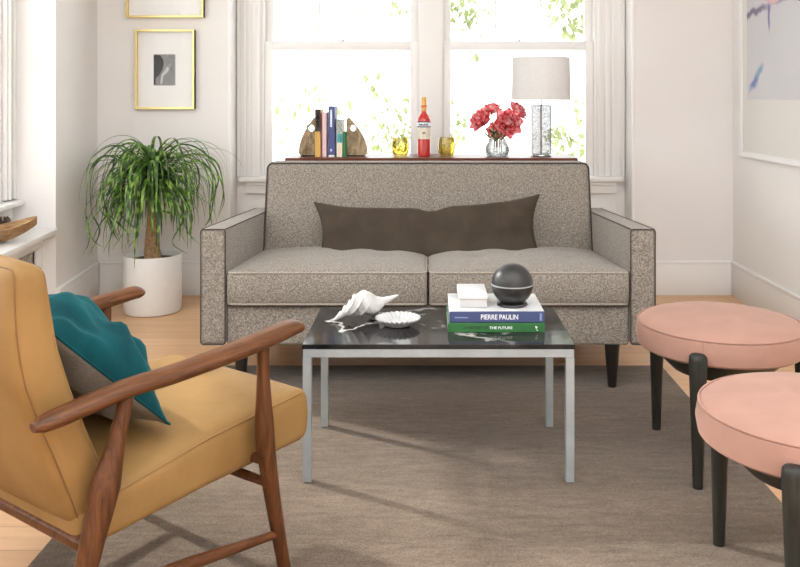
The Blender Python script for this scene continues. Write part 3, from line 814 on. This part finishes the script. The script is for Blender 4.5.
def photo1(root, y):
    m, nt, b = newmat('grey_photograph'); f = noise_node(nt, coords(nt, (60, 60, 22)), 1, 4, .6, .5)
    nt.links.new(ramp(nt, f, [(.3, (.14, .14, .145)), (.7, (.34, .34, .35))]), b.inputs['Base Color']); setp(b, rough=.5)
    s = 159.; X = lambda p: (p-428)/s; Z = lambda p: 1.226-(p-100)/s
    obj('photograph', B(X(154.5), X(176), y-.0006, y, Z(85.5), Z(54.5)), m, root, world=True, smooth=False, label='small grey abstract photograph')
    pts = [(154.5, 55), (161, 55.5), (164, 60), (164.5, 66), (162.5, 71), (159, 76), (156.5, 79), (156.2, 85), (154.5, 85)]
    bm = shape_bm([[(X(a), Z(b_)) for a, b_ in pts]], .0002)
    obj('dark_curve', bm, plain('photo_black', (.012, .012, .013), .5, .3, 90), root, world=True, smooth=False, M=Matrix.Translation((0, y-.001, 0)) @ RX90)
    pts = [(168, 66), (170, 69), (168.5, 72), (164, 76), (163, 84), (161, 84), (162, 75), (166, 70)]
    bm = shape_bm([[(X(a), Z(b_)) for a, b_ in pts]], .0002)
    obj('pale_streak', bm, plain('photo_pale', (.55, .55, .55), .5), root, world=True, smooth=False, M=Matrix.Translation((0, y-.001, 0)) @ RX90)
frame_back('picture_frame', 'thin gold frame with a small grey photograph in a wide white mat, above the palm', -1.83, -1.459, 1.169, 1.666, photo1)
frame_back('picture_frame', 'gold framed white picture cut by the photo top, above the framed grey photograph', -1.887, -1.402, 1.742, 2.24, None)

# ------------------------------------------------------------------ painting on the right wall
pr = thing('framed_painting', 'large white-framed abstract with blue and purple strokes on the right wall', 'painting', (1.92, 4.3, .88))
XW = 1.92; ya, yb, za, zb = 3.55, 5.23, .886, 2.25; t = .030
bm = bmesh.new()
for a in ((ya, ya+t, za, zb), (yb-t, yb, za, zb), (ya+t, yb-t, za, za+t), (ya+t, yb-t, zb-t, zb)):
    box(bm, XW-.028, XW-.0005, a[0], a[1], a[2], a[3], .001)
obj('frame', bm, plain('white_lacquer', (.88, .89, .90), .3, .01), pr, world=True, smooth=False)
obj('mat_board', B(XW-.015, XW-.012, ya+t, yb-t, za+t, zb-t), plain('cream_mat', (.82, .80, .76), .7, .01), pr, world=True, smooth=False)
m, nt, b = newmat('abstract_canvas')
tc = nt.nodes.new('ShaderNodeTexCoord'); nz = nt.nodes.new('ShaderNodeTexNoise'); nz.inputs['Scale'].default_value = 9; nz.inputs['Detail'].default_value = 5
nt.links.new(tc.outputs['Object'], nz.inputs['Vector'])
va = nt.nodes.new('ShaderNodeVectorMath'); va.operation = 'MULTIPLY_ADD'; va.inputs[1].default_value = (.09, .09, .09)
nt.links.new(nz.outputs['Color'], va.inputs[0]); nt.links.new(tc.outputs['Object'], va.inputs[2])
P = va.outputs[0]     # object space, y = Y-4.3 (+.045), z = Z-.88 (+.045)
def blob(yc, zc, sy_, sz_, rot, soft_=.35):
    mp = nt.nodes.new('ShaderNodeMapping'); mp.vector_type = 'TEXTURE'
    mp.inputs['Location'].default_value = (0, yc-4.3+.045, zc-.88+.045); mp.inputs['Rotation'].default_value = (rot, 0, 0); mp.inputs['Scale'].default_value = (1e3, sy_, sz_)
    nt.links.new(P, mp.inputs['Vector']); ln = nt.nodes.new('ShaderNodeVectorMath'); ln.operation = 'LENGTH'; nt.links.new(mp.outputs[0], ln.inputs[0])
    mr = nt.nodes.new('ShaderNodeMapRange'); mr.inputs[1].default_value = 1-soft_; mr.inputs[2].default_value = 1+soft_*.4; mr.inputs[3].default_value = 1; mr.inputs[4].default_value = 0
    nt.links.new(ln.outputs['Value'], mr.inputs[0]); return mr.outputs[0]
base = ramp(nt, noise_node(nt, coords(nt), 1.5, 2), [(.3, (.60, .60, .64)), (.7, (.70, .70, .73))])
cc = mix(nt, blob(4.2, 2.07, 1.3, .32, 0, .06), base, (.50, .30, .34))
cc = mix(nt, blob(5.02, 1.735, .24, .022, R(-4), .5), cc, (.09, .07, .20))
cc = mix(nt, blob(4.2, 1.765, .75, .012, 0, .5), cc, (.20, .17, .36))
cc = mix(nt, blob(4.80, 1.71, .025, .10, 0, .5), cc, (.12, .08, .34))
cc = mix(nt, blob(4.74, 1.79, .10, .035, 0, .5), cc, (.75, .45, .50))
cc = mix(nt, blob(5.01, 1.325, .10, .032, R(-38), .6), cc, (.06, .16, .50))
cc = mix(nt, blob(4.93, 1.385, .07, .022, R(-38), .6), cc, (.16, .36, .55))
nt.links.new(cc, b.inputs['Base Color']); setp(b, rough=.6)
obj('canvas', B(XW-.018, XW-.0155, 3.75, 5.13, 1.228, 2.15), m, pr, world=True, smooth=False)
obj('glass', B(XW-.024, XW-.022, ya+t, yb-t, za+t, zb-t), PICGLASS, pr, world=True, smooth=False)

# ------------------------------------------------------------------ console behind the sofa
CZ = .900
con = thing('console_table', 'dark walnut console table standing behind the sofa, only its top showing', 'console', (.02, 5.0, 0))
obj('tabletop', B(-.804, .843, 4.83, 5.19, CZ-.026, CZ, bev=.002), CONSOLE, con, world=True, smooth=False)
for x in (-.78, .80):
    for y in (4.86, 5.14): obj('leg', B(x-.02, x+.02, y-.02, y+.02, 0, CZ-.026, bev=.002), CONSOLE, con, world=True, smooth=False)
DY = 5.0; S = 860/DY
def X(p): return (p-428)/S
def Zc(y): return 1.226-(y-100)/S
ZO = CZ+.0005
zshift = CZ-Zc(156.0)
def Zp(y): return Zc(y)+zshift
# bookends
def bookend(x_in, x_out, label):
    s = 1 if x_out > x_in else -1; w = abs(x_out-x_in); h = .212
    pts = [(0, 0), (w*.9, 0), (w, .012)]
    for i in range(1, 14):
        t = i/14; pts.append((w*(1-t**1.9*.86)-.0, .012+(h-.020)*t))
    pts += [(w*.12, h-.004), (w*.06, h), (0.0+.004, h-.006), (0, h-.02)]
    hole = [(w*.31+.021*math.cos(2*PI*k/20), h*.72+.022*math.sin(2*PI*k/20)) for k in range(20)]
    bm = shape_bm([[(s*a, b_) for a, b_ in pts], [(s*a, b_) for a, b_ in hole]], .026, .004)
    bm.transform(Matrix.Translation((x_in, DY+.0, CZ+.010)) @ RX90)
    root = thing('bookend', label, 'bookend', (x_in, DY, CZ))
    obj('body', bm, wood('bookend_brass_%d' % s, (.10, .065, .03), (.52, .40, .25), .3, (26, 26, 12)), root, world=True)
    obj('base_pad', B(min(x_in, x_in+s*w*.9), max(x_in, x_in+s*w*.9), DY-.028, DY+.028, CZ, CZ+.005), BLACKV, root, world=True, smooth=False)
bookend(X(316.3), X(300), 'left of two pierced bronze bookends on the console, against the ochre book')
bookend(X(347.3), X(367), 'right of two pierced bronze bookends on the console, against the slim green book')
def upright(name, label, a, b_, ytop, m, depth=.15, extra=None):
    x0, x1 = X(a), X(b_); h = Zp(ytop)-CZ; y0 = DY-.07
    root = thing('book', label, 'book', ((x0+x1)/2, DY, CZ), group=None)
    obj('page_block', B(x0+.002, x1-.002, y0+.004, y0+depth-.003, CZ+.004, CZ+h-.004), PAGES, root, world=True, smooth=False)
    c = bmesh.new(); box(c, x0, x0+.002, y0, y0+depth, CZ+.0005, CZ+h); box(c, x1-.002, x1, y0, y0+depth, CZ+.0005, CZ+h); box(c, x0, x1, y0-.001, y0+.003, CZ+.0005, CZ+h, .0008)
    obj('cover', c, m, root, world=True, smooth=False)
    def band(nm, p0, p1, z0, z1, mm): obj(nm, B(X(p0), X(p1), y0-.0018, y0-.0008, Zp(z0), Zp(z1)), mm, root, world=True, smooth=False)
    if extra: extra(band, root, y0)
    return root
OCHRE = plain('ochre_cover', (.62, .36, .09), .5); BLK = plain('black_cover', (.03, .022, .02), .5); PNK = plain('pink_cover', (.72, .50, .52), .5)
NAVY = plain('navy_cover', (.06, .075, .22), .5); WHC = plain('white_cover', (.8, .79, .76), .5); GRN = plain('deep_green_cover', (.01, .17, .05), .5)
TQ = plain('turquoise_print', (.04, .28, .30), .5, .5, 90); GREYP = plain('grey_pattern_print', (.33, .36, .33), .5, .8, 150); CREAM = plain('cream_print', (.75, .62, .45), .5, .1)
MAROON = plain('maroon_ink', (.25, .06, .08), .5); PALE = plain('pale_ink', (.7, .72, .8), .5, .2, 120)
def e1(band, root, y0):
    band('black_panel', 316.7, 321.9, 131, 109.2, BLK)
    for i in range(7): band('lettering', 318.3, 320.6, 126.8-i*2.1, 125.4-i*2.1, PALE)
def e3(band, root, y0):
    band('title_strip', 331.6, 333.4, 126.5, 109.5, PALE); band('emblem', 331.7, 333.3, 150.5, 148.2, PALE); band('white_foot', 330.1, 335.7, 157, 154.2, WHC)
def e4(band, root, y0):
    band('grey_pattern', 338.4, 343.4, 133, 119.3, GREYP); band('turquoise_pattern', 338.4, 343.4, 142, 133.2, TQ); band('cream_panel', 339.2, 343.4, 156.4, 142.2, CREAM)
upright('book', 'tall book with ochre lower and black upper spine, beside the left bookend', 316.5, 322, 109, OCHRE, extra=e1)
upright('book', 'pale pink book between the ochre book and the navy book', 323, 327.8, 112, PNK, extra=lambda band, r_, y: band('maroon_edge', 323.1, 323.9, 156.5, 112.5, MAROON))
upright('book', 'navy book with white title strip, tallest on the console', 329.9, 336, 106, NAVY, extra=e3)
upright('book', 'white book with grey and turquoise patterned spine on the console', 338, 343.6, 119, WHC, extra=e4)
upright('book', 'slim deep green book against the right bookend', 344.2, 346.9, 131.5, GRN)

# tumblers
def tumbler(px, label):
    root = thing('tumbler', label, 'glass', (X(px), DY, CZ), group=None)
    w = .050
    p = [(0, .001), (w*.66, 0), (w*.78, .006), (w*.92, .022), (w, .048), (w*.99, .075), (w*.90, .108), (w*.885, .1085), (w*.975, .075), (w*.985, .048), (w*.90, .024), (w*.7, .010), (0, .009)]
    obj('body', lathe(p, 96, mod=lambda a, z: 1+.022*math.cos(12*a)*(1 if .01 < z < .1 else 0)), AMBER, root, world=False)
tumbler(400.5, 'amber ribbed glass tumbler left of the red bottle'); tumbler(446.5, 'amber ribbed glass tumbler right of the red bottle')
# bottle
bt = thing('bottle', 'red liqueur bottle with white label between the two amber tumblers', 'bottle', (X(424), DY, CZ))
obj('body', lathe([(0, 0), (.034, 0), (.038, .005), (.0385, .19), (.037, .215), (.028, .236), (.016, .250), (.0135, .262), (.0135, .30), (0, .30)], 40), BOTTLEG, bt)
obj('label', lathe([(.0388, .10), (.0392, .1005), (.0392, .171), (.0388, .1715)], 40), plain('bottle_label', (.72, .66, .55), .6, .1, 60), bt, label='cream paper label')
obj('label_band', lathe([(.0390, .172), (.0394, .173), (.0394, .198), (.0390, .199)], 40), INKW, bt)
for z in (.168, .196): obj('label_stripe', lathe([(.0392, z), (.0397, z), (.0397, z+.006), (.0392, z+.006)], 40), plain('label_stripe_black', (.02, .03, .05), .5), bt)
# generic dark marks for the unreadable lettering
mk = bmesh.new()
for i in range(7):
    a0 = -.75+i*.21
    t_ = B(-.003, .003, -.0006, .0, .178, .190-(i % 2)*.002); t_.transform(Matrix.Rotation(a0, 4, 'Z') @ Matrix.Translation((0, -.0393, 0))); merge(mk, t_)
obj('label_lettering', mk, plain('label_ink_blue', (.03, .05, .12), .5), bt, smooth=False)
obj('emblem', B(-.008, .008, -.0405, -.0390, .132, .140), plain('label_emblem_green', (.06, .10, .06), .5), bt, smooth=False)
obj('cap', lathe([(.0150, .262), (.0158, .264), (.0158, .285), (.0140, .288), (.0140, .338), (.012, .343), (0, .344)], 32), CAPM, bt)
obj('neck_ring', lathe([(.0160, .286), (.0185, .288), (.0185, .293), (.0150, .295)], 32), plain('neck_ring_red', (.6, .1, .05), .4), bt)

# flowers in a vase
vx = X(497.5)
vs = thing('glass_vase', 'round faceted clear glass vase holding coral peonies', 'vase', (vx, DY, CZ))
obj('body', lathe([(0, .001), (.050, 0), (.062, .006), (.072, .028), (.070, .055), (.055, .078), (.050, .088), (.053, .100), (.049, .100), (.047, .088), (.052, .076), (.064, .054), (.066, .030), (.055, .012), (0, .010)], 14), VGLASS, vs, smooth=False)
obj('water', lathe([(0, .0115), (.05, .0125), (.062, .030), (.061, .050), (0, .050)], 28), clearglass('vase_water', (.96, .97, .96), .06), vs)
def petal_bm(bm, M, L, W, cup, rnd):
    n = 6; g = []
    ph = rnd.random()*6
    for i in range(n+1):
        row = []; s = i/n
        for j in range(n+1):
            t = j/n*2-1; w = W*math.sin(PI*min(.93, .14+s*.78))**.8
            x = t*w; y = s*L; z = cup*(s*s)*L*.9+.35*w*t*t+.004*math.sin(5*t+ph)*s
            y = L*(s-.25*cup*s*s)-.12*L*t*t*s
            row.append(bm.verts.new(M @ Vector((x, y, z))))
        g.append(row)
    for i in range(n):
        for j in range(n): bm.faces.new((g[i][j], g[i+1][j], g[i+1][j+1], g[i][j+1]))
def peony(px, pz, dy, r, tilt, rz, label, seed):
    rnd = random.Random(seed); c = Vector((X(px), DY+dy, Zp(pz)))
    base = Vector((vx+(c.x-vx)*.25, DY+dy*.3, CZ+.02))
    root = thing('peony', label, 'flower', tuple(c), group=None)
    T = Matrix.Translation(c) @ Matrix.Rotation(rz, 4, 'Z') @ Matrix.Rotation(tilt, 4, 'X')
    bm = bmesh.new()
    for ring_, (n, L, cup, el) in enumerate([(8, r*1.05, .5, 5), (8, r*.98, .7, 22), (7, r*.85, .9, 42), (6, r*.65, 1.0, 60)]):
        for k in range(n):
            a = 2*PI*(k+.5*ring_)/n+rnd.uniform(-.15, .15)
            petal_bm(bm, T @ Matrix.Rotation(a, 4, 'Z') @ Matrix.Rotation(R(el+rnd.uniform(-8, 8)), 4, 'X'), L, r*.42, cup*.6, rnd)
    obj('petals', bm, PETAL, root, world=True)
    st = bmesh.new()
    for k in range(26):
        a, q_ = rnd.uniform(0, 2*PI), rnd.uniform(0, .25)*r
        tube([T @ Vector((q_*.5*math.cos(a), q_*.5*math.sin(a), 0)), T @ Vector((q_*math.cos(a), q_*math.sin(a), r*rnd.uniform(.28, .42)))], [.0012, .0025], 5, bm=st)
    obj('stamens', st, STAMEN, root, world=True)
    down = T.to_3x3() @ Vector((0, 0, -1))
    mid = c.lerp(base, .45)+down*.02
    obj('stem', tube(catmull([c+down*.003, mid, Vector((vx+(c.x-vx)*.22, DY+dy*.2, CZ+.092)), base], 6), .0028, 8), STEM, root, world=True)
    lf = bmesh.new()
    for sgn in (-1, 1):
        petal_bm(lf, Matrix.Translation(mid) @ Matrix.Rotation(R(90*sgn+20), 4, 'Z') @ Matrix.Rotation(R(25), 4, 'X'), .045, .011, .3, rnd)
    obj('leaf', lf, LEAF, root, world=True)
peony(506, 124, -.06, .098, R(70), R(8), 'largest coral peony at the front of the vase, orange stamens showing', 1)
peony(483, 122, -.02, .086, R(58), R(-50), 'coral peony facing left at the left side of the vase', 2)
peony(515, 113, .02, .075, R(48), R(65), 'coral peony tilted to the upper right of the vase', 3)
peony(492, 113, .03, .070, R(20), R(-20), 'small coral peony facing up at the top of the bunch', 4)
peony(497, 130, .05, .070, R(100), R(170), 'coral peony at the back of the bunch, half hidden by the largest one', 6)

# table lamp
lx = X(541)
lp = thing('table_lamp', 'table lamp with white drum shade on a clear crystal block base', 'lamp', (lx, DY, CZ))
obj('base_plate', lathe([(0, 0), (.058, 0), (.060, .004), (.058, .010), (0, .010)], 40), CHROME, lp)
cr = B(-.058, .058, -.034, .034, .0105, .298, bev=.011, seg=3)
obj('crystal_block', cr, CRYSTAL, lp, smooth=False)
cl = bmesh.new(); rnd = random.Random(5)
for k in range(60):
    x = rnd.choice([-1, 1])*rnd.uniform(.012, .048); z = rnd.uniform(.03, .28); y = rnd.uniform(-.02, .02)
    bmesh.ops.create_icosphere(cl, subdivisions=1, radius=rnd.uniform(.0015, .0045), matrix=Matrix.Translation((x, y, z)))
bub = obj('bubbles', cl, plain('glass_bubble', (.6, .62, .62), .1), lp, label='tiny bubbles inside the crystal'); bub['kind'] = 'stuff'
obj('rod', tube([(0, 0, .0106), (0, 0, .52)], .0065, 16), CHROME, lp)
zs0, zs1 = Zp(100)-CZ, Zp(57.5)-CZ
obj('shade', lathe([(.166, zs0), (.170, zs0), (.166, zs1), (.162, zs1)], 72), SHADE, lp)
sp_ = bmesh.new()
for k in range(3):
    a = 2*PI*k/3; tube([(0, 0, zs1-.03), (.163*math.cos(a), .163*math.sin(a), zs1-.006)], .002, 6, bm=sp_)
obj('shade_spider', sp_, CHROME, lp)
obj('finial', lathe([(0, .5), (.004, .5), (.007, .506), (0, .516)], 12), CHROME, lp)

# ------------------------------------------------------------------ things on the left ledge
def leafbowl(L, W, Hh, base_h=0.0):
    bm = bmesh.new(); nu, nv = 36, 18; outer, inner = [], []
    for side, off in ((outer, 0), (inner, .010)):
        for i in range(nu+1):
            s = i/nu; row = []
            w = W*(math.sin(PI*min(1, max(0, s)))**.62)+.002; w = max(.004, w-off)
            keel = Hh*.62*abs(2*s-1)**2.2
            rim = Hh*(.62+.38*abs(2*s-1)**1.6)
            x = (s-.5)*L*(1-off*.8)
            for j in range(nv+1):
                t = j/nv*2-1
                z = keel+(rim-keel)*abs(t)**2.0+off*(1-abs(t)**4)
                row.append(bm.verts.new((x, t*w, z+base_h)))
            side.append(row)
    for G in (outer, inner):
        for i in range(nu):
            for j in range(nv): bm.faces.new((G[i][j], G[i+1][j], G[i+1][j+1], G[i][j+1]))
    for i in range(nu):
        for j in (0, nv): bm.faces.new((outer[i][j], outer[i+1][j], inner[i+1][j], inner[i][j]))
    for i in (0, nu):
        for j in range(nv): bm.faces.new((outer[i][j], outer[i][j+1], inner[i][j+1], inner[i][j]))
    return bm
bm = leafbowl(.50, .085, .112)
base = Vector((-2.095, 4.07, .5385))
bm.transform(Matrix.Translation(base) @ Matrix.Rotation(R(52), 4, 'Z'))
single('wooden_bowl', bm, DRIFT, 'boat-shaped carved light wood bowl on the white ledge under the left window', 'bowl', base)
base = Vector((-2.195, 4.42, .5385)); bm = leafbowl(.26, .045, .105)
bm.transform(Matrix.Translation(base) @ Matrix.Rotation(R(-60), 4, 'Z'))
single('wooden_bowl', bm, wood('dark_carved_wood', (.05, .03, .018), (.17, .10, .06), .5, (8, 20, 40)), 'smaller dark carved wood bowl behind the light one on the ledge', 'bowl', base)
vp = LW @ Vector((1.255, -.20, .6945))
single('vase', lathe([(0, 0), (.020, 0), (.024, .004), (.028, .04), (.046, .11), (.049, .145), (.038, .20), (.018, .245), (.012, .27), (.012, .32), (.016, .33), (.013, .33), (0, .32)], 32, tuple(vp)), BLACKV, 'glossy black vase on the left window sill, cut by the photo edge', 'vase', tuple(vp))

# ------------------------------------------------------------------ outdoors
g_ = struct('ground', B(-40, 40, -30, 60, -.9, -.8), LAWN, smooth=False)
struct('wall_sun_blocker', B(-2.9, -2.62, 5.9, 9.2, -.85, 5.6), plain('sun_blocker_render', (.8, .78, .74), .8), smooth=False)  # unseen wing wall, added to keep sun from the back windows off the right wall
def tree(label, x, y, clusters, seed, trunk_x=None):
    rnd = random.Random(seed); root = thing('tree', label, 'tree', (x, y, -.8), group='trees beyond the window')
    tr = tube([(0, 0, 0), (.05, 0, 1.2), (0, 0, 2.6), (.1, 0, 4.2)], [.10, .08, .06, .03], 10)
    for (cx, cy, cz, r_, n) in clusters:
        e = Vector((cx-x, cy-y, cz+.8)); h = max(.6, e.z-.5)
        tube([(0, 0, h), e*.6+Vector((0, 0, h))*.4+Vector((0, 0, .1)), e], [.03, .015, .006], 6, bm=tr)
    obj('trunk', tr, BARK, root)
    bm = bmesh.new()
    for (cx, cy, cz, r_, n) in clusters:
        for k in range(n):
            p = Vector((rnd.gauss(0, 1), rnd.gauss(0, 1), rnd.gauss(0, 1)))*r_*.55+Vector((cx-x, cy-y, cz+.8))
            M = Matrix.Translation(p) @ Matrix.Rotation(rnd.uniform(0, 6.3), 4, 'Z') @ Matrix.Rotation(rnd.uniform(-1.3, 1.3), 4, 'X')
            s = rnd.uniform(.035, .065)
            vs_ = [bm.verts.new(M @ Vector(c_)) for c_ in ((0, -s, 0), (s*.5, -s*.2, s*.12), (s*.38, s*.5, s*.1), (0, s, 0), (-s*.38, s*.5, s*.1), (-s*.5, -s*.2, s*.12))]
            bm.faces.new(vs_)
    obj('foliage', bm, TREELEAF, root)
def at(px, py, Y): return ((px-428)*Y/860, Y, 1.226-(py-100)*Y/860)
def cl_(px, py, Y, r_, n): return (*at(px, py, Y), r_, n)
tree('sunlit pale green tree seen through the right window beside the lamp', 2.4, 9.6, [cl_(575, 8, 9.2, .24, 120), cl_(548, -12, 9.3, .2, 60), cl_(572, 28, 9.2, .14, 40), cl_(565, 140, 9.6, .22, 90), cl_(590, 118, 9.6, .2, 60), cl_(560, 160, 9.4, .25, 80)], 3)
tree('sunlit pale green tree seen near the window mullion above the peonies', .04, 10.4, [cl_(460, 6, 9.4, .22, 100), cl_(472, 22, 9.4, .12, 30), cl_(420, -10, 9.6, .2, 60), cl_(403, 8, 9.8, .14, 25), cl_(400, 128, 10, .26, 80), cl_(385, 150, 10, .3, 100), cl_(475, 56, 9.5, .07, 10), cl_(455, 130, 10.2, .22, 50)], 5)
tree('sunlit pale green tree seen through the left window behind the books', -2.5, 11.2, [cl_(315, 95, 10.8, .14, 16), cl_(370, 86, 10.4, .16, 24), cl_(285, 120, 10.6, .2, 24), cl_(340, 120, 10.6, .18, 20)], 9)

# ------------------------------------------------------------------ light
world = bpy.data.worlds.new('world'); scene.world = world; world.use_nodes = True
bg = world.node_tree.nodes['Background']; bg.inputs['Color'].default_value = (.97, .985, 1, 1); bg.inputs['Strength'].default_value = 3.2
sun = bpy.data.lights.new('sun', 'SUN'); sun.energy = 4.0; sun.angle = R(2.0); sun.color = (1, .96, .90)
so = bpy.data.objects.new('sun', sun); COL.objects.link(so)
so.rotation_euler = Vector((.87, -.49, -.58)).to_track_quat('-Z', 'Y').to_euler()
vs_ = scene.view_settings
vs_.view_transform = 'Standard'; vs_.look = 'None'; vs_.exposure = .27; vs_.gamma = 1; vs_.use_curve_mapping = False
